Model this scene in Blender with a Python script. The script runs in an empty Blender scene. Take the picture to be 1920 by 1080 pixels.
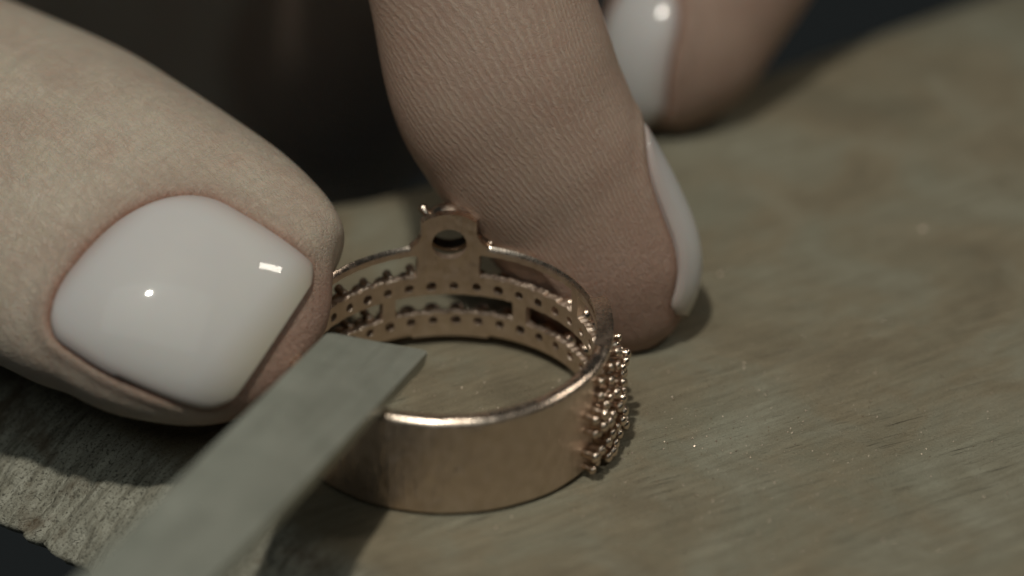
import bpy, bmesh, math, random
import numpy as np
from mathutils import Vector, noise

# ------------------------------------------------------------------ scene, camera, light
# One Blender unit is one millimetre: a finger ring about 20 units across.
random.seed(7); np.random.seed(7)
sc = bpy.context.scene
sc.unit_settings.system = 'METRIC'
sc.unit_settings.scale_length = 0.001
COL = sc.collection
R = math.radians

DIST = 260.0                     # lens to the ring
ELEV = R(31.5)
RIGHT = np.array([1.0, 0, 0])
FWD = np.array([0, math.cos(ELEV), -math.sin(ELEV)])
UP = np.array([0, math.sin(ELEV), math.cos(ELEV)])
RC = np.array([0, 0, 3.5])       # middle of the ring
TGT = RC + 4.0 * RIGHT + 5.5 * UP

cam_d = bpy.data.cameras.new('camera')
cam = bpy.data.objects.new('camera', cam_d); COL.objects.link(cam)
cam.location = Vector(TGT - DIST * FWD)
cam.rotation_euler = (R(90) - ELEV, 0, 0)
cam_d.sensor_width = 36
cam_d.lens = 36 * DIST / 64.0
cam_d.clip_start = 1; cam_d.clip_end = 3000
cam_d.dof.use_dof = True
cam_d.dof.focus_distance = DIST + 0.5
cam_d.dof.aperture_fstop = cam_d.lens * 1e-3 / 10.0     # 10 mm wide aperture
cam_d.dof.aperture_blades = 0
sc.camera = cam

w = bpy.data.worlds.new('World'); sc.world = w; w.use_nodes = True
bg = w.node_tree.nodes['Background']
bg.inputs[0].default_value = (0.88, 1.0, 1.0, 1); bg.inputs[1].default_value = 0.012

def area(name, loc, target, sx, sy, power, col):
    l = bpy.data.lights.new(name, 'AREA'); l.shape = 'RECTANGLE'; l.size = sx; l.size_y = sy
    l.energy = power; l.color = col
    o = bpy.data.objects.new(name, l); COL.objects.link(o); o.location = loc
    o.rotation_euler = (Vector(target) - Vector(loc)).to_track_quat('-Z', 'Y').to_euler()
    return o
kl = bpy.data.lights.new('bench_lamp', 'SPOT'); kl.energy = 2.35e6; kl.color = (1.0, 0.965, 0.85)          # hooded bench lamp
kl.shadow_soft_size = 9; kl.spot_size = R(27); kl.spot_blend = 0.6
klo = bpy.data.objects.new('bench_lamp', kl); COL.objects.link(klo); klo.location = (-38, -95, 345)
klo.rotation_euler = (Vector((2, -6, 0)) - klo.location).to_track_quat('-Z', 'Y').to_euler()
area('strip_lamp', (310, 95, 325), (0, 5, 5), 26, 120, 2.6e5, (1.0, 0.93, 0.80))
area('soft_fill', (-150, -700, 1300), (0, 0, 5), 1400, 1100, 3.0e6, (0.92, 1.0, 0.95))  # added soft fill from above the camera, stands for no known fixture

sc.view_settings.view_transform = 'Standard'; sc.view_settings.look = 'None'
sc.view_settings.exposure = 0.0; sc.view_settings.gamma = 1.0
sc.view_settings.use_curve_mapping = False
sc.cycles.use_denoising = True
sc.cycles.max_bounces = 8

# ------------------------------------------------------------------ helpers
def at(px, py, d):
    """World point seen at pixel (px, py) of the 1920 x 1080 photograph, d mm behind the ring's middle."""
    k = (DIST + d) / DIST / 30.0
    return TGT + (px - 960) * k * RIGHT + (540 - py) * k * UP + d * FWD

def mesh_obj(name, verts, faces, mat, parent=None, smooth=True, sharp=None):
    me = bpy.data.meshes.new(name)
    me.from_pydata([tuple(map(float, v)) for v in verts], [], [tuple(map(int, f)) for f in faces])
    me.update()
    if smooth:
        me.polygons.foreach_set('use_smooth', [True] * len(me.polygons))
        if sharp: me.set_sharp_from_angle(angle=R(sharp))
    me.materials.append(mat)
    o = bpy.data.objects.new(name, me); COL.objects.link(o)
    if parent: o.parent = parent
    return o

def tag(o, label=None, cat=None, group=None, kind=None):
    if label: o['label'] = label
    if cat: o['category'] = cat
    if group: o['group'] = group
    if kind: o['kind'] = kind
    return o

class NT:
    def __init__(s, name):
        s.m = bpy.data.materials.new(name); s.m.use_nodes = True
        s.n = s.m.node_tree.nodes; s.l = s.m.node_tree.links
        s.b = s.n['Principled BSDF']
    def new(s, t, **kw):
        n = s.n.new(t)
        for k, v in kw.items():
            if k in n.inputs: n.inputs[k].default_value = v
            else: setattr(n, k, v)
        return n
    def link(s, a, b): s.l.new(a, b)
    def coord(s, scale=(1, 1, 1), rot=(0, 0, 0)):
        tc = s.new('ShaderNodeTexCoord'); mp = s.new('ShaderNodeMapping')
        mp.inputs['Rotation'].default_value = rot
        s.link(tc.outputs['Object'], mp.inputs[0])
        m2 = s.new('ShaderNodeMapping'); m2.inputs['Scale'].default_value = scale
        s.link(mp.outputs[0], m2.inputs[0]); return m2.outputs[0]
    def noise(s, vec, scale, detail=4, rough=0.55, dist=0.0):
        n = s.new('ShaderNodeTexNoise'); n.inputs['Scale'].default_value = scale
        n.inputs['Detail'].default_value = detail; n.inputs['Roughness'].default_value = rough
        n.inputs['Distortion'].default_value = dist
        s.link(vec, n.inputs['Vector']); return n.outputs['Fac']
    def ramp(s, fac, stops, interp='LINEAR'):
        r = s.new('ShaderNodeValToRGB'); r.color_ramp.interpolation = interp
        e = r.color_ramp.elements
        while len(e) < len(stops): e.new(0.5)
        for i, (p, c) in enumerate(stops):
            e[i].position = p; e[i].color = (c, c, c, 1) if isinstance(c, (int, float)) else (*c, 1)
        s.link(fac, r.inputs[0]); return r.outputs[0]
    def mix(s, fac, a, b, mode='MIX'):
        n = s.new('ShaderNodeMix'); n.data_type = 'RGBA'; n.blend_type = mode
        for v, i in ((fac, 0), (a, 6), (b, 7)):
            if hasattr(v, 'is_linked'): s.link(v, n.inputs[i])
            elif i == 0: n.inputs[0].default_value = v
            else: n.inputs[i].default_value = (*v, 1)
        return n.outputs[2]
    def math(s, op, a, b=0.0, c=None):
        n = s.new('ShaderNodeMath'); n.operation = op
        for i, v in enumerate((a, b, c)):
            if v is None: continue
            if hasattr(v, 'is_linked'): s.link(v, n.inputs[i])
            else: n.inputs[i].default_value = v
        return n.outputs[0]
    def attr(s, name):
        a = s.new('ShaderNodeAttribute'); a.attribute_name = name; return a.outputs['Fac']
    def bump(s, height, dist, strength=1.0, prev=None):
        b = s.new('ShaderNodeBump'); b.inputs['Distance'].default_value = dist
        b.inputs['Strength'].default_value = strength
        s.link(height, b.inputs['Height'])
        if prev: s.link(prev, b.inputs['Normal'])
        return b.outputs[0]
    def set(s, **kw):
        for k, v in kw.items():
            i = s.b.inputs[k.replace('_', ' ')]
            if hasattr(v, 'is_linked'): s.link(v, i)
            else: i.default_value = (*v, 1) if isinstance(v, tuple) and len(v) == 3 and i.type == 'RGBA' else v

# ------------------------------------------------------------------ materials
def wood_material():
    t = NT('worn_bench_wood')
    grain_dir = R(-32)
    c = t.coord(); g = t.coord((0.16, 1.6, 1.0), (0, 0, grain_dir))
    g2 = t.coord((0.09, 2.6, 1.0), (0, 0, R(-25)))
    patches = t.noise(c, 0.085, 5, 0.6, 0.6)
    base = t.ramp(patches, [(0.30, (0.205, 0.170, 0.115)), (0.47, (0.29, 0.245, 0.168)),
                            (0.57, (0.285, 0.262, 0.192)), (0.70, (0.34, 0.325, 0.25))])
    streak = t.noise(g, 1.0, 8, 0.72, 0.6)
    base = t.mix(t.ramp(streak, [(0.38, 0.0), (0.66, 0.45)]), base, (0.130, 0.106, 0.068))
    pale = t.noise(c, 0.16, 5, 0.6, 1.0)
    base = t.mix(t.ramp(pale, [(0.50, 0.0), (0.72, 0.45)]), base, (0.33, 0.315, 0.245))
    green = t.noise(c, 0.11, 4, 0.6, 0.8)
    base = t.mix(t.ramp(green, [(0.50, 0.0), (0.70, 0.32)]), base, (0.225, 0.230, 0.172))
    scr = t.noise(g2, 1.6, 3, 0.6, 0.5)
    scrm = t.math('MULTIPLY', t.ramp(scr, [(0.63, 0.0), (0.70, 0.75)]), t.ramp(t.noise(c, 0.2, 2), [(0.45, 0.0), (0.6, 1.0)]))
    base = t.mix(scrm, base, (0.06, 0.05, 0.036))
    grit = t.noise(c, 5.5, 3, 0.7)
    base = t.mix(t.ramp(grit, [(0.60, 0.0), (0.74, 0.5)]), base, (0.42, 0.40, 0.33))
    base = t.mix(t.ramp(grit, [(0.27, 0.75), (0.39, 0.0)]), base, (0.07, 0.06, 0.043))
    # raw dusty fibres on the worn front edge
    edge = t.attr('edge')
    fib = t.noise(t.coord((0.32, 2.0, 0.5), (0, 0, R(-45))), 0.95, 7, 0.72, 0.5)
    raw = t.ramp(fib, [(0.26, (0.085, 0.078, 0.06)), (0.42, (0.27, 0.255, 0.20)),
                       (0.56, (0.43, 0.415, 0.34)), (0.75, (0.60, 0.58, 0.49))])
    raw = t.mix(t.ramp(grit, [(0.36, 0.8), (0.46, 0.0)]), raw, (0.05, 0.046, 0.036))
    brownp = t.noise(c, 0.30, 3, 0.6)
    raw = t.mix(t.ramp(brownp, [(0.55, 0.0), (0.68, 0.7)]), raw, (0.14, 0.098, 0.06))
    base = t.mix(edge, base, raw)
    t.set(Base_Color=base, Roughness=0.72, Specular_IOR_Level=0.28)
    h = t.math('ADD', t.math('MULTIPLY', streak, 0.8), t.math('MULTIPLY', grit, 0.5))
    h = t.math('SUBTRACT', h, t.math('MULTIPLY', scrm, 0.5))
    b1 = t.bump(h, 0.32, 0.9)
    b2 = t.bump(t.noise(c, 12, 2, 0.7), 0.05, 0.6, b1)
    t.set(Normal=b2)
    return t.m

def gold_material(name, rough, bumpy, streak=False):
    t = NT(name)
    c = t.coord()
    n = t.noise(c, 1.1, 5, 0.6)
    base = t.ramp(n, [(0.3, (0.68, 0.545, 0.44)), (0.7, (0.82, 0.68, 0.57))])
    r = t.ramp(t.noise(c, 2.2, 4, 0.6), [(0.3, rough * 0.75), (0.7, rough * 1.25)])
    t.set(Base_Color=base, Metallic=1.0, Roughness=r)
    h = t.noise(c, 4.5, 4, 0.6)
    nb = t.bump(h, bumpy, 1.0)
    if streak:
        s = t.noise(t.coord((2.6, 2.6, 0.12)), 1.5, 5, 0.65)
        nb = t.bump(s, 0.08, 1.0, nb)
        nb = t.bump(t.noise(t.coord((1, 1, 0.45)), 0.55, 2, 0.5, 0.6), 0.35, 0.8, nb)         # hand-filed facets
    t.set(Normal=nb)
    return t.m

def steel_material():
    t = NT('ground_steel')
    c = t.coord(); s = t.coord((0.06, 0.9, 0.9))
    n = t.noise(c, 0.22, 4, 0.55, 0.5); st = t.noise(s, 1.4, 5, 0.65)
    base = t.ramp(n, [(0.3, (0.38, 0.40, 0.345)), (0.7, (0.52, 0.54, 0.475))])
    base = t.mix(t.ramp(st, [(0.5, 0.0), (0.75, 0.12)]), base, (0.45, 0.46, 0.41))
    t.set(Base_Color=base, Metallic=0.65, Roughness=t.ramp(st, [(0.3, 0.42), (0.7, 0.58)]))
    t.set(Normal=t.bump(st, 0.045, 0.6))
    return t.m

def skin_material(name='skin', warm=1.0):
    t = NT(name)
    c = t.coord()
    mott = t.noise(c, 0.17, 5, 0.65, 0.5)
    base = t.ramp(mott, [(0.3, (0.46, 0.37, 0.30)), (0.7, (0.55, 0.48, 0.395))])
    fine = t.noise(c, 1.6, 4, 0.6)
    base = t.mix(t.ramp(fine, [(0.42, 0.0), (0.7, 0.22)]), base, (0.55, 0.40, 0.31))
    warm = t.noise(c, 0.42, 3, 0.6, 0.8)
    base = t.mix(t.ramp(warm, [(0.54, 0.0), (0.74, 0.30)]), base, (0.47, 0.29, 0.225))
    base = t.mix(t.ramp(warm, [(0.28, 0.35), (0.46, 0.0)]), base, (0.50, 0.44, 0.33))
    # pink pads, red rim round the nails, given per vertex
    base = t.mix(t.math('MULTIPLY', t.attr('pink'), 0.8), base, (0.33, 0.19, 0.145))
    base = t.mix(t.math('MULTIPLY', t.attr('rim'), 0.8), base, (0.30, 0.135, 0.085))
    # friction ridges
    ph = t.attr('phase'); pad = t.attr('pad')
    wob = t.noise(c, 0.55, 3, 0.6)
    phase = t.math('ADD', ph, t.math('ADD', t.math('MULTIPLY', wob, 1.7), t.math('MULTIPLY', t.noise(c, 1.9, 3, 0.6), 0.55)))
    ridge = t.math('SINE', t.math('MULTIPLY', phase, 2 * math.pi))
    gaps = t.noise(c, 1.9, 4, 0.7)
    ridge = t.math('MULTIPLY', ridge, t.ramp(gaps, [(0.36, 0.12), (0.57, 1.0)]))
    ridge = t.math('MULTIPLY', ridge, pad)
    base = t.mix(t.math('MULTIPLY', t.math('MAXIMUM', ridge, 0.0), 0.22), base, (0.72, 0.60, 0.50))
    # skin cells and creases
    wr = []
    for ang, tilt in ((38, 20), (-41, -15), (4, 60)):
        a = t.noise(t.coord((2.6, 0.55, 1.2), (R(tilt), R(tilt * 0.7), R(ang))), 0.9, 4, 0.6, 0.7)
        wr.append(t.ramp(t.math('ABSOLUTE', t.math('SUBTRACT', a, 0.5)), [(0.0, 0.0), (0.05, 1.0)]))
    cell = t.math('MULTIPLY', t.math('ADD', t.math('ADD', wr[0], wr[1]), wr[2]), 0.33)
    cell2 = t.noise(c, 3.2, 4, 0.65)
    h = t.math('ADD', t.math('MULTIPLY', cell, 0.7), t.math('MULTIPLY', cell2, 0.8))
    h = t.math('MULTIPLY', h, t.math('SUBTRACT', 1.0, t.math('MULTIPLY', pad, 0.6)))
    b = t.bump(h, 0.115, 0.85)
    dry = t.attr('dry')
    flake = t.noise(t.coord((1.0, 0.35, 0.8), (0, 0, R(30))), 3.0, 5, 0.75, 1.2)
    base = t.mix(t.math('MULTIPLY', dry, t.ramp(flake, [(0.54, 0.0), (0.70, 0.55)])), base, (0.66, 0.58, 0.50))
    b = t.bump(t.math('MULTIPLY', flake, dry), 0.11, 0.9, b)
    b = t.bump(ridge, 0.0115, 1.0, b)
    t.set(Base_Color=base, Roughness=t.ramp(fine, [(0.3, 0.42), (0.7, 0.56)]), Specular_IOR_Level=0.42,
          Subsurface_Weight=0.35, Subsurface_Scale=0.9, Normal=b)
    t.b.inputs['Subsurface Radius'].default_value = (1.0, 0.42, 0.25)
    return t.m

def nail_material():
    t = NT('white_nail_lacquer')
    c = t.coord()
    along = t.attr('along')
    base = t.ramp(along, [(0.0, (0.50, 0.46, 0.455)), (0.12, (0.58, 0.56, 0.56)), (0.86, (0.60, 0.58, 0.56)), (1.0, (0.50, 0.45, 0.36))])
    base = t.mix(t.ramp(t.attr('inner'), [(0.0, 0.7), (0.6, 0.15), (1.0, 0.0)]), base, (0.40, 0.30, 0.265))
    base = t.mix(t.ramp(t.noise(c, 0.3, 3), [(0.35, 0.0), (0.7, 0.25)]), base, (0.52, 0.50, 0.51))
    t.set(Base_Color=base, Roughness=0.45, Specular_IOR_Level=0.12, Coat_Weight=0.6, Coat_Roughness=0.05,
          Subsurface_Weight=0.12, Subsurface_Scale=0.6, Normal=t.bump(t.noise(c, 0.35, 1), 0.015, 0.4))
    return t.m

M_WOOD = wood_material()
M_GOLD = gold_material('rose_gold_cast', 0.48, 0.04, True)
M_BEAD = gold_material('rose_gold_polished', 0.22, 0.02)
M_CUP_SHADE = gold_material('cup_shade_gold', 0.6, 0.05)  # dull gold with the shade of the setting's hole put into its colour
for n_ in M_CUP_SHADE.node_tree.nodes:
    if n_.type == 'VALTORGB' and n_.color_ramp.elements[0].color[0] > n_.color_ramp.elements[0].color[2] + 0.02:
        n_.color_ramp.elements[0].color = (0.09, 0.08, 0.07, 1); n_.color_ramp.elements[1].color = (0.14, 0.12, 0.10, 1)
M_DUST = gold_material('gold_dust', 0.42, 0.0)
M_RIM = gold_material('rose_gold_filed', 0.27, 0.02)
M_STEEL = steel_material()
M_SKIN = skin_material()
M_NAIL = nail_material()

# ------------------------------------------------------------------ bench pin: worn wooden tongue with a rolled, ragged front edge
def build_bench():
    poly = [(-70, 39), (-54, 23), (-44, 13), (-34, 3), (-24, -7), (-14, -17), (-4, -27), (6, -37), (21, -52), (41, -72), (80, -85), (125, -60),
            (140, 20), (138, 132), (112, 117), (80, 94.5), (50, 73.5), (20, 52), (-6.7, 33.5), (-18, 33), (-36, 46), (-60, 56), (-74, 50)]
    pts = [Vector((x, y, 0)) for x, y in poly]
    for _ in range(2):                                       # round the corners
        q = []
        for i in range(len(pts)):
            a, b = pts[i], pts[(i + 1) % len(pts)]
            q += [a * 0.75 + b * 0.25, a * 0.25 + b * 0.75]
        pts = q
    out = []
    for i in range(len(pts)):
        a, b = pts[i], pts[(i + 1) % len(pts)]
        mid = (a + b) / 2
        fine = mid.x < 8 and mid.y < 28 and mid.x > -50
        n = max(1, int((b - a).length / (0.2 if fine else 1.2)))
        out += [a.lerp(b, k / n) for k in range(n)]
    N = len(out)
    nor = []
    for i in range(N):
        tdir = (out[(i + 3) % N] - out[i - 3]).normalized()
        nor.append(Vector((-tdir.y, tdir.x, 0)))             # inward (contour runs counter-clockwise)
    for _ in range(30):
        nor = [(nor[i - 1] + nor[i] * 2 + nor[(i + 1) % N]).normalized() for i in range(N)]
    RR, T = 9.0, 5.2
    prof = [(9, -T - 3.0), (4, -T - 2.4), (1.2, -T - 1.3), (0.25, -T - 0.5)]
    K = 56
    for k in range(K + 1):
        a = 1 - k / K
        prof.append((RR * (1 - a), -T * a ** 1.75))
    prof += [(RR + 0.4, 0), (RR + 1.0, 0), (RR + 2.0, 0)]
    verts, edge = [], []
    for i in range(N):
        p, n = out[i], nor[i]
        fine = p.x < 12 and p.x + p.y < 5
        e_off = 0.0
        if fine:
            e_off = 0.9 * noise.noise(p * 0.22) + 0.45 * noise.noise(p * 0.9)
        for (ins, z) in prof:
            v = p + n * (ins + e_off * max(0.0, 1 - ins / RR)); v.z = z
            low = min(1.0, max(0.0, -z / T))
            lip = max(0.0, 1 - ins / RR)
            if fine and low > 0.001:
                q = Vector(((v.x + v.y) * 0.22, (v.x - v.y) * 0.85, v.z * 0.3))
                rel = noise.fractal(q * 0.5, 0.8, 2.1, 5) * 0.85 + abs(noise.noise(q * 2.3)) * 0.35
                pit = max(0.0, noise.noise(v * 0.6 + Vector((9, 4, 1))) - 0.25) * 1.6
                amt = (low ** 0.7)
                v = v - n * (rel * amt * 0.8 - pit * amt * 0.9)
                v.z += rel * amt * 0.45 - pit * amt * 0.3
            verts.append(v)
            edge.append(min(1.0, max(0.0, (low - 0.01) / 0.10)) if fine else min(1.0, low * 0.5))
    P_ = len(prof); faces = []
    for i in range(N):
        j = (i + 1) % N
        for k in range(P_ - 1):
            faces.append((i * P_ + k, j * P_ + k, j * P_ + k + 1, i * P_ + k + 1))
    from mathutils.geometry import tessellate_polygon
    loop = [i * P_ + P_ - 1 for i in range(N)]
    for t3 in tessellate_polygon([[verts[i] for i in loop]]):
        a3 = [loop[i] for i in t3]
        if (verts[a3[1]] - verts[a3[0]]).cross(verts[a3[2]] - verts[a3[0]]).z < 0: a3.reverse()
        faces.append(a3)
    u_i = len(verts); verts.append(Vector((38, 18, -T - 3.2))); edge.append(0.5)
    for i in range(N): faces.append((((i + 1) % N) * P_, i * P_, u_i))
    o = mesh_obj('bench_pin', verts, faces, M_WOOD)
    a = o.data.attributes.new('edge', 'FLOAT', 'POINT'); a.data.foreach_set('value', edge)
    return o
bench = build_bench()
tag(bench, 'worn wooden bench pin with rough chipped front edge under the ring', 'bench pin', kind='structure')

# ------------------------------------------------------------------ ring
RI, RO, HZ = 9.25, 10.3, 6.95
ring = bpy.data.objects.new('ring', None); COL.objects.link(ring)
tag(ring, 'rose gold openwork ring with an empty stone setting, standing on the wooden bench', 'ring')

def smooth01(a, b, x):
    t = np.clip((x - a) / (b - a), 0, 1); return t * t * (3 - 2 * t)

def build_band():
    RM = (RI + RO) / 2
    # coordinates: s = arc length (mm) at the inner face from the back centre, z = height
    ns, nz = 620, 100
    ZT = 9.35
    s = np.linspace(-math.pi * RI, math.pi * RI, ns, endpoint=False)
    z = np.linspace(0, ZT, nz)
    ds = s[1] - s[0]; dz = z[1] - z[0]
    S, Z = np.meshgrid(s, z, indexing='ij')
    deg = RI * math.pi / 180
    def rbox(cx, cz, hx, hz, r):
        qx = np.abs(S - cx) - hx + r; qz = np.abs(Z - cz) - hz + r
        return np.hypot(np.maximum(qx, 0), np.maximum(qz, 0)) + np.minimum(np.maximum(qx, qz), 0) - r
    wob = 0.05 * np.sin(S * 5.3) + 0.035 * np.sin(S * 11.7 + 1.3)
    # solid: band below the rim, plus the tab that carries the setting
    rim = HZ + 0.05 * np.sin(S * 0.9 + 1) * smooth01(15, 20, np.abs(S))
    rim = rim + 0.4 * smooth01(11.5, 11.9, np.abs(S)) * (1 - smooth01(12.6, 18, np.abs(S)))
    dband = Z - rim
    hw = 1.75 + 0.75 * np.clip((8.0 - Z) / 1.05, 0, 1) ** 2.2
    dtab = np.maximum(np.abs(S) - hw, Z - (9.25 - 0.16 * S ** 2))
    solid = np.minimum(dband, dtab)                       # < 0 inside
    holes = np.full_like(S, 9.0)
    def slot(a0, a1, z0, z1):
        nonlocal holes
        cz = (z0 + z1) / 2
        holes = np.minimum(holes, rbox((a0 + a1) / 2 * deg, cz, (a1 - a0) / 2 * deg, (z1 - z0) / 2, 0.15) + np.where(Z < cz, wob, wob * 0.3))
    for a0, a1 in ((12, 57), (61.5, 104), (-57, -12.5), (-104, -61.5)): slot(a0, a1, 4.62, 6.3)
    for a0, a1 in ((-22, 25.8), (31.7, 76), (81, 112), (-74, -27.5), (-112, -79)): slot(a0, a1, 1.76, 3.2)
    for k in range(-12, 13):
        for zc, off in ((3.83, 1.7), (1.22, 2.3)):
            th = off + 9 * k
            rr = 0.31 + 0.03 * math.sin(k * 2.1 + zc)
            holes = np.minimum(holes, np.hypot(S - th * deg, (Z - zc)) - rr)
    holes = np.minimum(holes, np.hypot(S, (Z - 7.02)) - 1.12)
    F = np.maximum(solid, -holes)                        # < 0 metal
    # snap grid points that lie near the contour onto it
    gs = (np.roll(F, -1, 0) - np.roll(F, 1, 0)) / (2 * ds)
    gz = np.gradient(F, dz, axis=1)
    g2 = np.maximum(gs ** 2 + gz ** 2, 0.2)
    near = np.abs(F) < 0.62 * max(ds, dz)
    S2 = S - np.where(near, F * gs / g2, 0); Z2 = np.clip(Z - np.where(near, F * gz / g2, 0), 0, ZT)
    inside = F < 0.62 * max(ds, dz)
    cell = inside & np.roll(inside, -1, 0)
    cell = cell[:, :-1] & cell[:, 1:]
    Fc = (F + np.roll(F, -1, 0)); Fc = (Fc[:, :-1] + Fc[:, 1:]) / 4
    cell &= Fc < 0.0
    th = S2 / RI
    # soft rim: the wall thins over the last 0.2 mm
    e = np.clip((0.34 - (np.minimum(HZ - Z2, Z2))) / 0.34, 0, 1.15) * (Z2 <= HZ + 0.06) * (np.abs(S) > 2.5)
    ro = RO - 0.30 * e ** 2; ri = RI + 0.24 * e ** 2
    # front half is a little thicker and hand-filed
    thin = np.where(Z > 6.35, 1 - smooth01(11.4, 12.2, np.abs(S)), 1 - smooth01(18.6, 19.4, np.abs(S)))
    ro = ro - 0.5 * thin + 0.06 * smooth01(19, 23, np.abs(S)) + 0.015 * np.sin(S * 1.7)
    vo = np.stack([ro * np.sin(th), ro * np.cos(th), Z2], -1).reshape(-1, 3)
    vi = np.stack([ri * np.sin(th), ri * np.cos(th), Z2], -1).reshape(-1, 3)
    used = -np.ones(ns * nz, int)
    idx = lambda i, k: (i % ns) * nz + k
    faces = []; edges = {}
    cs = np.argwhere(cell)
    quads = []
    for i, k in cs:
        q = (idx(i, k), idx(i + 1, k), idx(i + 1, k + 1), idx(i, k + 1)); quads.append(q)
        for a in range(4):
            e0, e1 = q[a], q[(a + 1) % 4]
            if (e1, e0) in edges: del edges[(e1, e0)]
            else: edges[(e0, e1)] = 1
    ids = sorted({v for q in quads for v in q})
    for n_, v in enumerate(ids): used[v] = n_
    m = len(ids)
    for q in quads:
        a = [used[v] for v in q]
        faces.append((a[0], a[3], a[2], a[1]))            # outer sheet (theta runs clockwise)
        faces.append((a[0] + m, a[1] + m, a[2] + m, a[3] + m))
    for (e0, e1) in edges:
        a, b = used[e0], used[e1]
        faces.append((a, b, b + m, a + m))
    V = np.concatenate([vo[ids], vi[ids]])
    o = mesh_obj('band', V, faces, M_GOLD, ring, sharp=42)
    o.data.materials.append(M_RIM)                         # freshly filed top edge
    for f_ in o.data.polygons:
        if f_.normal.z > 0.25 and f_.center.z > HZ - 0.36: f_.material_index = 1
    return o
band = build_band()

def lathe(profile, axis_o, axis_d, seg=28, closed=False):
    ax = Vector(axis_d).normalized(); u = ax.orthogonal().normalized(); v = ax.cross(u)
    vs, fs = [], []
    for (r, h) in profile:
        for k in range(seg):
            a = 2 * math.pi * k / seg
            vs.append(Vector(axis_o) + ax * h + (u * math.cos(a) + v * math.sin(a)) * r)
    n = len(profile)
    for i in range(n if closed else n - 1):
        for k in range(seg):
            a, b = i * seg + k, i * seg + (k + 1) % seg
            j = (i + 1) % n
            c, d = j * seg + (k + 1) % seg, j * seg + k
            fs.append((a, b, c, d))
    return vs, fs

# empty claw setting on the outside of the tab
TILT = R(11)
AX = Vector((0, math.cos(TILT), math.sin(TILT)))
S0 = Vector((0, 9.98, 7.45))
vs, fs = lathe([(1.25, -0.2), (1.50, -0.2), (1.66, 0.3), (1.78, 0.8), (1.74, 0.95), (1.52, 0.97), (1.44, 0.85), (1.38, 0.5), (1.32, 0.2)], S0, AX, 40, True)
setting = mesh_obj('setting', vs, fs, M_BEAD, ring, sharp=50)
setting.data.materials.append(M_CUP_SHADE)                    # inside of the cup, its shade painted in as dark metal
for f_ in setting.data.polygons[6 * 40:]: f_.material_index = 1
def prong(name, base, d, r, h, parent, mat=M_BEAD, seg=10):
    prof = [(0.001, -0.5), (r * 0.85, -0.5), (r * 0.9, h * 0.45), (r, h * 0.62), (r * 1.0, h * 0.8), (r * 0.72, h * 0.95), (r * 0.3, h * 1.0), (0.001, h * 1.01)]
    vs, fs = lathe(prof, base, d, seg)
    return mesh_obj(name, vs, fs, mat, parent)
Uv = Vector((0, -math.sin(TILT), math.cos(TILT)))
for a in (36, 144, 216, 324):
    rd = Vector((math.cos(R(a)), 0, 0)) + Uv * math.sin(R(a))
    prong('claw', S0 + rd * 1.68 + AX * 0.5, AX * 0.6 + rd * 0.5, 0.31, 0.9, setting)
# little ball where the rail meets the tab
prong('bead', (2.62, 9.45, 6.75), (0.1, -0.1, 1), 0.2, 0.42, ring)

# pave prongs on the outside of the openwork: one mesh shared, each prong its own object
protos = []
for k in range(4):
    r = 0.27 + 0.03 * k; h = 0.52 + 0.09 * k
    prof = [(0.001, -0.55), (r * 0.9, -0.55), (r * 0.8, 0.0), (r * 0.86, h * 0.4), (r * 1.04, h * 0.62), (r * 0.98, h * 0.82), (r * 0.66, h * 0.97), (0.001, h * 1.03)]
    vs, fs = lathe(prof, (0, 0, 0), (0, 0, 1), 10)
    me = mesh_obj('prong', vs, fs, M_BEAD); protos.append(me.data); bpy.data.objects.remove(me)
rng = random.Random(3)
def add_prong(th, z, name='prong', k=None, out=0.0):
    o = bpy.data.objects.new(name, protos[rng.randrange(4) if k is None else k]); COL.objects.link(o); o.parent = ring
    d = Vector((math.sin(R(th)), math.cos(R(th)), rng.uniform(-0.12, 0.12)))
    o.location = Vector((math.sin(R(th)), math.cos(R(th)), 0)) * (RO + out - 0.02) + Vector((0, 0, z))
    o.rotation_mode = 'QUATERNION'; o.rotation_quaternion = d.to_track_quat('Z', 'Y')
for k in range(-27, 28):
    for zc, off in ((3.83, 1.7), (1.22, 2.3)):
        th = off + 4.5 * k + 2.25
        if abs(th) > 127 or (abs(th) < 60 and k % 2): continue
        for dzz in (-0.55, 0.55):
            if dzz > 0 and ((zc > 3 and 8 < th < 84) or (zc < 3 and -20 < th < 84)): continue          # left out so the slots there look dark, as if in shade
            add_prong(th + rng.uniform(-0.8, 0.8), zc + dzz + rng.uniform(-0.1, 0.1), k=(rng.randrange(2) if abs(th) < 60 else None), out=(0 if abs(th) < 60 else rng.uniform(0.15, 0.5)))
    if 84 < abs(th) < 121 and k % 2:
        add_prong(th, 6.15 + rng.uniform(-0.05, 0.05), k=0)
        add_prong(th + 2, 2.55 + rng.uniform(-0.1, 0.1), k=1); add_prong(th + 1, 5.2 + rng.uniform(-0.1, 0.1), k=1)
# seats: short collars round every pave hole
vs, fs = lathe([(0.34, -0.35), (0.56, -0.35), (0.60, 0.12), (0.52, 0.26), (0.42, 0.24), (0.34, 0.05)], (0, 0, 0), (0, 0, 1), 14, True)
tmp = mesh_obj('seat', vs, fs, M_BEAD, sharp=50); seat_me = tmp.data; bpy.data.objects.remove(tmp)
for k in range(-13, 14):
    for zc, off in ((3.83, 1.7), (1.22, 2.3)):
        th = off + 9 * k
        if abs(th) > 119: continue
        o = bpy.data.objects.new('stone_seat', seat_me); COL.objects.link(o); o.parent = ring
        d = Vector((math.sin(R(th)), math.cos(R(th)), 0))
        o.location = d * RO + Vector((0, 0, zc)); o.rotation_mode = 'QUATERNION'; o.rotation_quaternion = d.to_track_quat('Z', 'Y')

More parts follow.
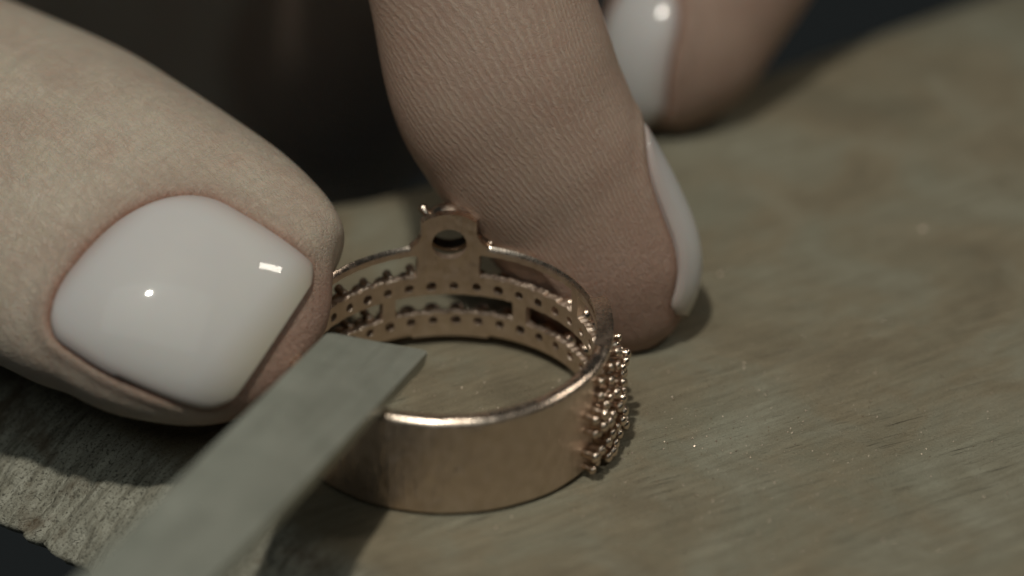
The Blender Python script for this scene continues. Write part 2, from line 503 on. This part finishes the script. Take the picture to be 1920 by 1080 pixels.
# the ring is held with its back edge lifted slightly off the wood
ring.rotation_euler = (R(2.0), 0, 0); ring.location = (0, 0, 10.3 * math.sin(R(2.0)))

# ------------------------------------------------------------------ steel blade
def build_blade():
    A = at(612, 622, -5.5); B = at(806, 656, -4.4)               # cutting end
    ax = at(164, 1074, -35.5) - at(615, 627, -5.0); ax = ax / np.linalg.norm(ax)
    e = B - A
    n = np.cross(ax, e); n /= np.linalg.norm(n)
    if n @ FWD > 0: n = -n                                       # top faces the camera
    side = e - ax * (e @ ax); side /= np.linalg.norm(side)
    wid = e @ side
    skew = e @ ax                                                # how far the right corner lies back along the axis
    L = 120.0
    th = 1.25
    # outline in (along, across): slanted end with softened corners
    o2 = [(0.0, 0.0), (0.0 + skew * 0.10 - 0.10, wid * 0.07), (skew * 0.5 - 0.05, wid * 0.5), (skew * 0.93 - 0.04, wid * 0.93), (skew + 0.12, wid), (L, wid * 1.03), (L, -0.03 * wid), (0.5, 0.0)]
    bm = bmesh.new()
    top = [bm.verts.new(tuple(A + ax * a + side * b)) for a, b in o2]
    f = bm.faces.new(top)
    ex = bmesh.ops.extrude_face_region(bm, geom=[f])
    vv = [v for v in ex['geom'] if isinstance(v, bmesh.types.BMVert)]
    bmesh.ops.translate(bm, verts=vv, vec=Vector(-n * th))
    bmesh.ops.recalc_face_normals(bm, faces=bm.faces[:])
    bmesh.ops.bevel(bm, geom=[e_ for e_ in bm.edges if e_.calc_length() > 0.3], offset=0.24, segments=2, affect='EDGES', profile=0.6)
    me = bpy.data.meshes.new('blade')
    # local frame with x along the blade so the grinding marks follow it
    from mathutils import Matrix
    rot = Matrix((ax, side, np.cross(ax, side))).transposed().to_4x4(); rot.translation = Vector(A)
    bmesh.ops.transform(bm, matrix=rot.inverted(), verts=bm.verts[:])
    bm.to_mesh(me); bm.free(); me.materials.append(M_STEEL)
    me.polygons.foreach_set('use_smooth', [True] * len(me.polygons)); me.set_sharp_from_angle(angle=R(35))
    o = bpy.data.objects.new('flat_graver', me); COL.objects.link(o); o.matrix_world = rot
    return o
blade = build_blade()
tag(blade, 'flat grey steel blade with slanted end reaching into the ring', 'blade')

# ------------------------------------------------------------------ hands
def spline(vals, n):
    """Catmull-Rom through rows of vals, n samples."""
    v = np.asarray(vals, float); m = len(v)
    ext = np.vstack([2 * v[0] - v[1], v, 2 * v[-1] - v[-2]])
    t = np.linspace(0, m - 1 - 1e-9, n); i = t.astype(int); f = (t - i)[:, None]
    p0, p1, p2, p3 = ext[i], ext[i + 1], ext[i + 2], ext[i + 3]
    return 0.5 * ((2 * p1) + (p2 - p0) * f + (2 * p0 - 5 * p1 + 4 * p2 - p3) * f ** 2 + (3 * p1 - p0 - 3 * p2 + p3) * f ** 3)

class Finger:
    """A swept finger: sections (px, py, depth, half width px, front ratio, back ratio), tip last."""
    def __init__(s, secs, cap, cap_pow=2.3, step=0.22, nphi=230, start_cap=6.0, roll=0.0):
        s.roll = roll                                          # tan of the angle the nail face leans back by
        rows = []
        for px, py, d, hw, rf, rb in secs:
            k = (DIST + d) / DIST / 30.0
            rows.append([*at(px, py, d), hw * k, hw * k * rf, hw * k * rb])
        dense = spline(rows, 1500)
        seg = np.r_[0, np.cumsum(np.linalg.norm(np.diff(dense[:, :3], axis=0), axis=1))]
        s.L = seg[-1]; s.S = np.arange(0, s.L, step); s.S = np.r_[s.S[:-1], s.L - 1e-4]
        s.seg, s.dense = seg, dense
        s.cap, s.cp, s.sc = cap, cap_pow, start_cap
        s.nphi = nphi
    def frame(s, q):
        q = np.atleast_1d(q)
        qq = np.clip(q, 0, s.L)
        ev = lambda x: np.stack([np.interp(x, s.seg, s.dense[:, k]) for k in range(6)], -1)
        v = ev(qq); a = ev(np.clip(qq - 1.2, 0, s.L)); b = ev(np.clip(qq + 1.2, 0, s.L))
        t = b[:, :3] - a[:, :3]; t /= np.linalg.norm(t, axis=1)[:, None]
        n2 = -FWD[None] - t * (t @ -FWD)[:, None]; n2 /= np.linalg.norm(n2, axis=1)[:, None]
        n1 = np.cross(n2, t)                                   # to the right of the direction of travel, seen by the camera
        return v, t, n1, n2
    def capf(s, q):
        u = np.clip((q - (s.L - s.cap)) / s.cap, 0, 1); c = (1 - u ** s.cp) ** (1 / s.cp)
        u2 = np.clip((s.sc - q) / s.sc, 0, 1); return c * (1 - u2 ** 2) ** 0.5
    def point(s, q, phi, off=0.0, cap=True):
        """q along, phi around (0 = left of travel as the camera sees it, 90 deg = towards camera)."""
        v, t, n1, n2 = s.frame(q)
        c = s.capf(q) if cap else np.ones_like(q)
        cs, sn = np.cos(phi), np.sin(phi)
        hw = v[:, 3] * c; hd = np.where(sn > 0, v[:, 4], v[:, 5]) * c
        p = v[:, :3] + n1 * (hw * cs)[:, None] + n2 * (hd * sn - s.roll * hw * cs)[:, None]
        nr = n1 * (cs * hd + s.roll * sn * hw)[:, None] + n2 * (sn * hw)[:, None]
        dc = (s.capf(q + 0.05) - s.capf(q - 0.05)) / 0.1 if cap else np.zeros_like(q)
        nr = nr - t * (dc * v[:, 3] * np.maximum(hd, 0.2))[:, None]
        ln = np.linalg.norm(nr, axis=1); nr = np.where(ln[:, None] > 1e-9, nr / np.maximum(ln, 1e-9)[:, None], t)
        return p + nr * np.asarray(off).reshape(-1, 1) if np.ndim(off) else p + nr * off, nr
    def build(s, nails, ridge=None, pinkf=None, extra=None):
        S = s.S; ph = np.linspace(0, 2 * math.pi, s.nphi, endpoint=False)
        Q, PH = np.meshgrid(S, ph, indexing='ij'); q = Q.ravel(); p = PH.ravel()
        off = np.zeros_like(q); rim = np.zeros_like(q); pink = np.zeros_like(q); pad = np.zeros_like(q); phase = np.zeros_like(q); dry = np.zeros_like(q)
        for n in nails:
            dl, dw = n.coords(q, p)
            sd = n.sdist(dl, dw)
            distal = smooth01(n.l1 - 3.0, n.l1 - 0.3, dl)             # no fold at the free edge
            fold = n.fold * np.exp(-((sd - 0.75) / 0.75) ** 2) * (1 - distal)
            fold += 0.55 * n.fold * np.exp(-((sd - 2.4) / 2.0) ** 2) * (1 - distal) * (sd > 0)
            off += fold
            off += -n.sink * smooth01(0.25, -0.5, sd) if False else -n.sink * (1 - smooth01(-0.55, 0.22, sd))
            off -= n.drop * distal * np.exp(-((sd - 0.2) / 1.3) ** 2)
            rim = np.maximum(rim, np.exp(-((sd - 0.05) / 0.38) ** 2) * 0.95 * (1 - 0.55 * distal))
            dry = np.maximum(dry, np.exp(-((sd - 1.0) / 1.3) ** 2) * (sd > 0) * (1 - smooth01(n.l0 * 0.3, n.l1 * 0.4, dl)) * (1.0 if n.fold > 0.25 else 0.25))
            pink = np.maximum(pink, np.exp(-np.maximum(sd, 0) / 1.3) * 0.8)
            pink = np.maximum(pink, smooth01(n.l1 - 1.5, n.l1 + 1.0, dl))
        if pinkf is not None: pink = np.maximum(pink, pinkf(q, p, s))
        if extra is not None: off += extra(q, p, s)
        if ridge is not None: pad, phase = ridge(q, p, s)
        V, _ = s.point(q, p, off * np.clip(s.capf(q) * 3, 0, 1))
        ns, npz = len(S), s.nphi
        faces = []
        for i in range(ns - 1):
            a = i * npz; b = a + npz
            for k in range(npz):
                k2 = (k + 1) % npz
                faces.append((a + k, a + k2, b + k2, b + k))
        faces.append(tuple(range(npz))[::-1]); faces.append(tuple(range((ns - 1) * npz, ns * npz)))
        return V, faces, dict(rim=rim, pink=np.clip(pink, 0, 1), pad=pad, phase=phase, dry=dry)

class Nail:
    """Nail on a finger: centre s along, phi around, lengths in mm; rho turns angle into width."""
    def __init__(s, fin, s0, phi, l0, l1, W, rho, fold=0.35, sink=0.7, drop=0.5, bulge=0.45, lift=0.1, tipround=0.12, skew=0.0, endw=0.93, yaw=0.0):
        s.__dict__.update(fin=fin, s0=s0, phi=phi, l0=l0, l1=l1, W=W, rho=rho, fold=fold, sink=sink, drop=drop, bulge=bulge, lift=lift, tipround=tipround, skew=skew, endw=endw, yaw=yaw)
        ls = np.linspace(0, 1, 60)
        up = [(s.lmap(x, s.half(x)), s.half(x) - s.yaw * x) for x in ls]; dn = [(s.lmap(x, -s.half(x)), -s.half(x) - s.yaw * x) for x in ls[::-1]]
        end = [(s.lmap(1, y), y - s.yaw) for y in np.linspace(s.half(1), -s.half(1), 14)[1:-1]]
        s.poly = np.array(up + end + dn[:-1])
    def half(s, x):                                    # half width at x in 0..1 from cuticle to free edge
        b = min(1.0, x / 0.40)
        wv = (1 - (1 - b) ** 2.5) ** (1 / 2.35)
        wv *= 1 - (1 - s.endw) * max(0, (x - 0.45) / 0.55) ** 2
        u = max(0, (x - 0.93) / 0.07); wv *= 1 - s.tipround * u ** 2
        return s.W * wv
    def lmap(s, x, wv):
        l = s.l0 + (s.l1 - s.l0) * x
        return l + (s.skew * wv - 0.35 * (wv / s.W) ** 2) * x ** 3
    def coords(s, q, p):
        dp = (p - s.phi + math.pi) % (2 * math.pi) - math.pi
        return q - s.s0, dp * s.rho_at(q)
    def rho_at(s, q):
        hw = lambda x: np.interp(x, s.fin.seg, s.fin.dense[:, 3]) * np.maximum(s.fin.capf(np.asarray(x, float)), 0.6)
        return s.rho * hw(q) / hw(s.s0)
    def sdist(s, dl, dw):
        out = np.full(dl.shape, 9.0)
        m = (np.abs(dl) < abs(s.l0) + abs(s.l1) + 6) & (np.abs(dw) < s.W + 7)
        P = np.stack([dl[m], dw[m]], -1); A = s.poly; B = np.roll(A, -1, 0)
        best = np.full(len(P), 1e9); cross = np.zeros(len(P), int)
        for a, b in zip(A, B):
            ab = b - a; t = np.clip(((P - a) @ ab) / max(ab @ ab, 1e-9), 0, 1)
            best = np.minimum(best, np.linalg.norm(P - a - t[:, None] * ab, axis=1))
            c = ((a[1] > P[:, 1]) != (b[1] > P[:, 1]))
            if a[1] != b[1]:
                xi = a[0] + (P[:, 1] - a[1]) / (b[1] - a[1]) * (b[0] - a[0]); cross += c & (P[:, 0] < xi)
        sd = np.where(cross % 2 == 1, -best, best); out[m] = sd
        return out
    def build(s, name, parent, thick=0.35):
        nx, ny = 56, 41
        xs = 1 - (1 - np.linspace(0.0, 1, nx)) ; xs = xs ** 1.35
        al, en = [], []
        q, p, o = [], [], []
        for x in xs:
            h = s.half(x)
            for y in np.linspace(-1, 1, ny):
                wv = y * h; l = s.lmap(x, wv)
                q.append(s.s0 + l); p.append(s.phi + (wv - s.yaw * x) / float(s.rho_at(s.s0 + l)))
                en.append(min(1.0, min((1 - abs(y)) * h, x * (s.l1 - s.l0)) / 1.9))
                edge = min(1.0, min((1 - abs(y)) * max(h, 0.3), (x) * (s.l1 - s.l0)) / 0.7)
                o.append(s.lift + s.bulge * (1 - (wv / s.W) ** 2) * (1 - ((x - 0.55) / 0.62) ** 2 * 0.8) + s.bulge * 1.1 * (1 - ((x - 0.5) / 0.5) ** 2) - 0.14 * (1 - edge) ** 2)
                al.append(x)
        q, p, o = map(np.array, (q, p, o))
        V, N = s.fin.point(q, p, o, cap=True)
        B = V - N * thick
        n = nx * ny; faces = []
        for i in range(nx - 1):
            for k in range(ny - 1):
                a = i * ny + k; f = (a, a + 1, a + ny + 1, a + ny)
                faces.append(f); faces.append(tuple(v + n for v in f[::-1]))
        loop = [k for k in range(ny)] + [i * ny + ny - 1 for i in range(1, nx)] + [(nx - 1) * ny + k for k in range(ny - 2, -1, -1)] + [i * ny for i in range(nx - 2, 0, -1)]
        for a, b in zip(loop, loop[1:] + loop[:1]): faces.append((b, a, a + n, b + n))
        ob = mesh_obj(name, np.vstack([V, B]), faces, M_NAIL, parent, sharp=60)
        bm = bmesh.new(); bm.from_mesh(ob.data); bmesh.ops.remove_doubles(bm, verts=bm.verts[:], dist=0.002)
        bmesh.ops.recalc_face_normals(bm, faces=bm.faces[:]); bm.to_mesh(ob.data); bm.free()
        a = ob.data.attributes.new('along', 'FLOAT', 'POINT')
        vals = np.zeros(len(ob.data.vertices)); co = np.empty(len(vals) * 3); ob.data.vertices.foreach_get('co', co); co = co.reshape(-1, 3)
        alv = np.array(al + al); src = np.vstack([V, B])
        idx = np.array([np.argmin(((src - c) ** 2).sum(1)) for c in co]); vals = alv[idx]
        a.data.foreach_set('value', vals)
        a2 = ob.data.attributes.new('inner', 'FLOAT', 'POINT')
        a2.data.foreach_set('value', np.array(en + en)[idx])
        return ob

def skin_obj(name, parts, mat):
    """Join swept pieces into one closed skin by boolean union."""
    objs = []
    for V, F, A in parts:
        o = mesh_obj(name, V, F, mat)
        bm = bmesh.new(); bm.from_mesh(o.data); bmesh.ops.recalc_face_normals(bm, faces=bm.faces[:]); bm.to_mesh(o.data); bm.free()
        for k, v in A.items():
            a = o.data.attributes.new(k, 'FLOAT', 'POINT'); a.data.foreach_set('value', np.asarray(v, float))
        objs.append(o)
    base = objs[0]
    for other in objs[1:]:
        m = base.modifiers.new('union', 'BOOLEAN'); m.operation = 'UNION'; m.object = other
        try: m.solver = 'MANIFOLD'
        except Exception: m.solver = 'EXACT'
    if len(objs) > 1:
        dg = bpy.context.evaluated_depsgraph_get()
        me = bpy.data.meshes.new_from_object(base.evaluated_get(dg), preserve_all_data_layers=True, depsgraph=dg)
        base.modifiers.clear(); old = base.data; base.data = me; bpy.data.meshes.remove(old)
        for other in objs[1:]: bpy.data.objects.remove(other)
        base.data.polygons.foreach_set('use_smooth', [True] * len(base.data.polygons))
    base.name = name
    return base

# thumb: comes in from the left, nail towards the camera
thumb = Finger([(-900, 20, 22, 440, .9, .9), (-520, 170, 12, 385, .85, .85), (-150, 298, 11, 340, .80, .85), (100, 386, 5.2, 312, .74, .85),
                (297, 493, 1.3, 298, .66, .85), (405, 568, -1.0, 279, .64, .8), (490, 624, -2.5, 257, .62, .75), (582, 676, -3.0, 222, .60, .7)],
               cap=9.0, cap_pow=2.2, roll=0.5)
def s_at(fin, px, py):
    """Arc length on the centre line closest to a pixel."""
    best = None
    for sv in np.linspace(0, fin.L, 400):
        v = fin.frame(sv)[0][0, :3] - TGT
        d = v @ FWD; k = DIST / (DIST + d) * 30
        e = math.hypot(960 + v @ RIGHT * k - px, 540 - v @ UP * k - py)
        if best is None or e < best[0]: best = (e, sv)
    return best[1]
thumb_nail = Nail(thumb, s_at(thumb, 424, 566), R(99.0), -6.1, 4.7, 6.75, 9.2, fold=0.28, sink=0.6, drop=0.15, bulge=0.55, skew=0.0, tipround=0.2, endw=0.95, yaw=0.8)
def thumb_extra(q, p, f):
    v = np.zeros_like(q)
    s1 = s_at(f, 30, 340)
    for k, (ds, am) in enumerate(((-3.2, .10), (-1.2, .16), (0.8, .12), (2.6, .08))):   # creases over the knuckle
        v -= am * np.exp(-((q - s1 - ds - 0.5 * np.sin(p * 5 + k * 2)) / 0.32) ** 2) * (np.sin(p) > 0) * np.clip(np.sin(p), 0, 1)
    return v
tparts = thumb.build([thumb_nail], extra=thumb_extra)

# index finger: comes down from above, pad towards the camera, nail on its far right side
index = Finger([(560, -760, 26, 250, .95, .95), (760, -430, 10, 225, .92, .92), (856, -190, 5.6, 208, .88, .9), (893, -40, 5.5, 206, .84, .9),
                (940, 140, 6.3, 216, .82, .9), (985, 240, 7.1, 207, .82, .9), (1030, 318, 7.8, 195, .82, .9), (1072, 388, 8.5, 181, .80, .9),
                (1124, 478, 9.2, 168, .78, .86), (1170, 556, 9.4, 160, .76, .82), (1218, 656, 9.2, 142, .72, .8)], cap=7.0, cap_pow=2.1)
index_nail = Nail(index, s_at(index, 1150, 500), R(-9), -7.2, 4.7, 4.9, 5.9, fold=0.2, sink=0.45, drop=0.0, bulge=0.35, lift=0.12, tipround=0.35, endw=0.8)

def index_ridge(q, p, f):
    dp = (p - R(90) + math.pi) % (2 * math.pi) - math.pi
    X = -6.6 * dp; Y = q - s_at(f, 1000, 270)
    phase = (X + 0.013 * np.minimum(Y - 9.0, 0) ** 2 * np.clip((4 - X) / 10, 0, 1.3)) / 0.345
    pad = smooth01(R(112), R(88), np.abs(dp)) if False else 1 - smooth01(R(75), R(112), np.abs(dp))
    pad = pad * smooth01(-22, -12, Y) * (1 - 0.75 * smooth01(4, 11, Y))
    return pad, phase
def index_pink(q, p, f):
    Y = q - s_at(f, 1000, 270)
    return 0.75 + 0.25 * smooth01(2, 13, Y) + 0.15 * smooth01(R(90), R(190), p)
iparts = index.build([index_nail], ridge=index_ridge, pinkf=index_pink)

# palm and back of the hand behind and above, joining thumb and index
zero = lambda V: {k: np.zeros(len(V)) for k in ('rim', 'pink', 'pad', 'phase', 'dry')}
palm = Finger([(-1250, -150, 60, 560, .6, .8), (-700, -120, 84, 560, .5, .7), (-100, -20, 98, 560, .5, .6), (400, -30, 100, 540, .5, .6), (780, -260, 88, 420, .5, .6), (900, -620, 66, 280, .8, .8)], cap=12, step=1.2, nphi=90, start_cap=12)
pV, pF, _ = palm.build([])
web = Finger([(-1000, -60, 30, 430, .9, .9), (-820, -420, 36, 420, .9, .9), (-300, -900, 30, 420, .7, .9), (300, -1000, 30, 380, .7, .9), (640, -800, 34, 280, .9, .9)], cap=10, step=1.2, nphi=90, start_cap=12)
wV, wF, _ = web.build([])
mid = Finger([(900, -460, 40, 230, .9, .9), (790, -170, 54, 225, .9, .9), (690, 20, 70, 215, .9, .9), (620, 110, 82, 200, .9, .9), (560, 170, 92, 180, .9, .9)], cap=8, step=0.9, nphi=80)
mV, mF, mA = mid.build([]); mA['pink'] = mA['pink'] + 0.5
hand = skin_obj('hand', [tparts, (mV, mF, mA), iparts, (pV, pF, zero(pV)), (wV, wF, zero(wV))], M_SKIN)
tag(hand, 'hand pinching the ring between its thumb and a ridged fingertip, nails painted white', 'hand')
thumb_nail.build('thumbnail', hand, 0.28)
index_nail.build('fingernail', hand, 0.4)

# another hand's finger far behind, resting on the back edge of the wood
back = Finger([(1560, -560, 62, 230, .9, .9), (1440, -260, 41, 200, .9, .9), (1360, -80, 36, 178, .86, .9), (1300, 40, 34.2, 160, .82, .9), (1255, 130, 33.2, 148, .8, .85), (1205, 232, 32.5, 128, .75, .8)],
              cap=7.0, cap_pow=2.1, step=0.5, nphi=96)
back_nail = Nail(back, s_at(back, 1250, 150), R(128), -4.6, 5.2, 3.5, 5.6, fold=0.3, sink=0.55, drop=0.4, bulge=0.35, lift=0.15)
bparts = back.build([back_nail], pinkf=lambda q, p, f: 0.85 + 0 * q)  # skin deepened over the whole finger to stand in for shade
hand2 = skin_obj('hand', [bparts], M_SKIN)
tag(hand2, 'blurred fingertip with white nail resting on the far edge of the wood', 'hand')
back_nail.build('fingernail', hand2, 0.4)

# gold dust clinging to the skin
def skin_dust():
    r = random.Random(5); vs, fs = [], []
    qs = [(index, r.uniform(index.L - 34, index.L - 8), R(r.uniform(20, 170))) for _ in range(110)] + \
         [(thumb, r.uniform(thumb.L - 32, thumb.L - 17), R(r.uniform(30, 120))) for _ in range(14)]
    for f, q, ph in qs:
        c, n = f.point(np.array([q]), np.array([ph]), 0.012); c = Vector(c[0]); z = 0.012 + 0.03 * r.random() ** 3; b = len(vs)
        e = Vector((r.gauss(0, 1), r.gauss(0, 1), r.gauss(0, 1))).normalized(); u = e.orthogonal().normalized(); v = e.cross(u)
        for dv in (u * 1.5, v, -u * 1.2, -v * 0.8, e * 0.5, -e * 0.5): vs.append(c + dv * z)
        for a, bb in ((0, 1), (1, 2), (2, 3), (3, 0)):
            fs.append((b + a, b + bb, b + 4)); fs.append((b + bb, b + a, b + 5))
    o = mesh_obj('gold_dust', vs, fs, M_DUST, hand, smooth=False); o['kind'] = 'stuff'
skin_dust()

# ------------------------------------------------------------------ gold filings scattered over the wood
def build_filings():
    r = random.Random(11); vs, fs = [], []
    for k in range(1900):
        if k < 1250: x, y = r.gauss(18, 9), r.gauss(-1, 7)
        elif k < 1550: x, y = r.uniform(-8, 8), r.uniform(-8, 8)
        else: x, y = r.uniform(-12, 45), r.uniform(-25, 45)
        if abs(math.hypot(x, y) - 9.8) < 0.9 or x + y < -16 or y > 24 + 0.67 * (x + 6.7) - 8: continue
        q = 0.022 + 0.05 * r.random() ** 3
        c = Vector((x, y, q * 0.5)); b = len(vs)
        e = Vector((r.gauss(0, 1), r.gauss(0, 1), r.gauss(0, 1))).normalized()
        u = e.orthogonal().normalized(); v = e.cross(u)
        for dv in (u * 1.6, v, -u * 1.2, -v * 0.8, e * 0.45, -e * 0.45): vs.append(c + dv * q)
        for a, bb in ((0, 1), (1, 2), (2, 3), (3, 0)):
            fs.append((b + a, b + bb, b + 4)); fs.append((b + bb, b + a, b + 5))
    for (px, py, q) in ((1730, 430, 0.16), (1350, 515, 0.14), (1482, 652, 0.09), (1395, 690, 0.07), (1260, 745, 0.07), (1420, 880, 0.06), (1185, 850, 0.07), (1640, 700, 0.07), (1000, 900, 0.09), (930, 990, 0.1)):
        w_ = at(px, py, 0.0); cl = np.array(cam.location); t_ = cl[2] / (cl[2] - w_[2]); c = Vector(cl + (w_ - cl) * t_) + Vector((0, 0, q * 0.5)); b = len(vs)
        e = Vector((r.gauss(0, .3), r.gauss(-.3, .3), 1)).normalized(); u = e.orthogonal().normalized(); v = e.cross(u)
        for dv in (u * 1.2, v, -u * 1.1, -v * 0.9, e * 0.4, -e * 0.4): vs.append(c + dv * q)
        for a, bb in ((0, 1), (1, 2), (2, 3), (3, 0)):
            fs.append((b + a, b + bb, b + 4)); fs.append((b + bb, b + a, b + 5))
    return mesh_obj('gold_filings', vs, fs, M_DUST, smooth=False)
tag(build_filings(), 'tiny glinting gold filings scattered over the wood', 'filings', kind='stuff')
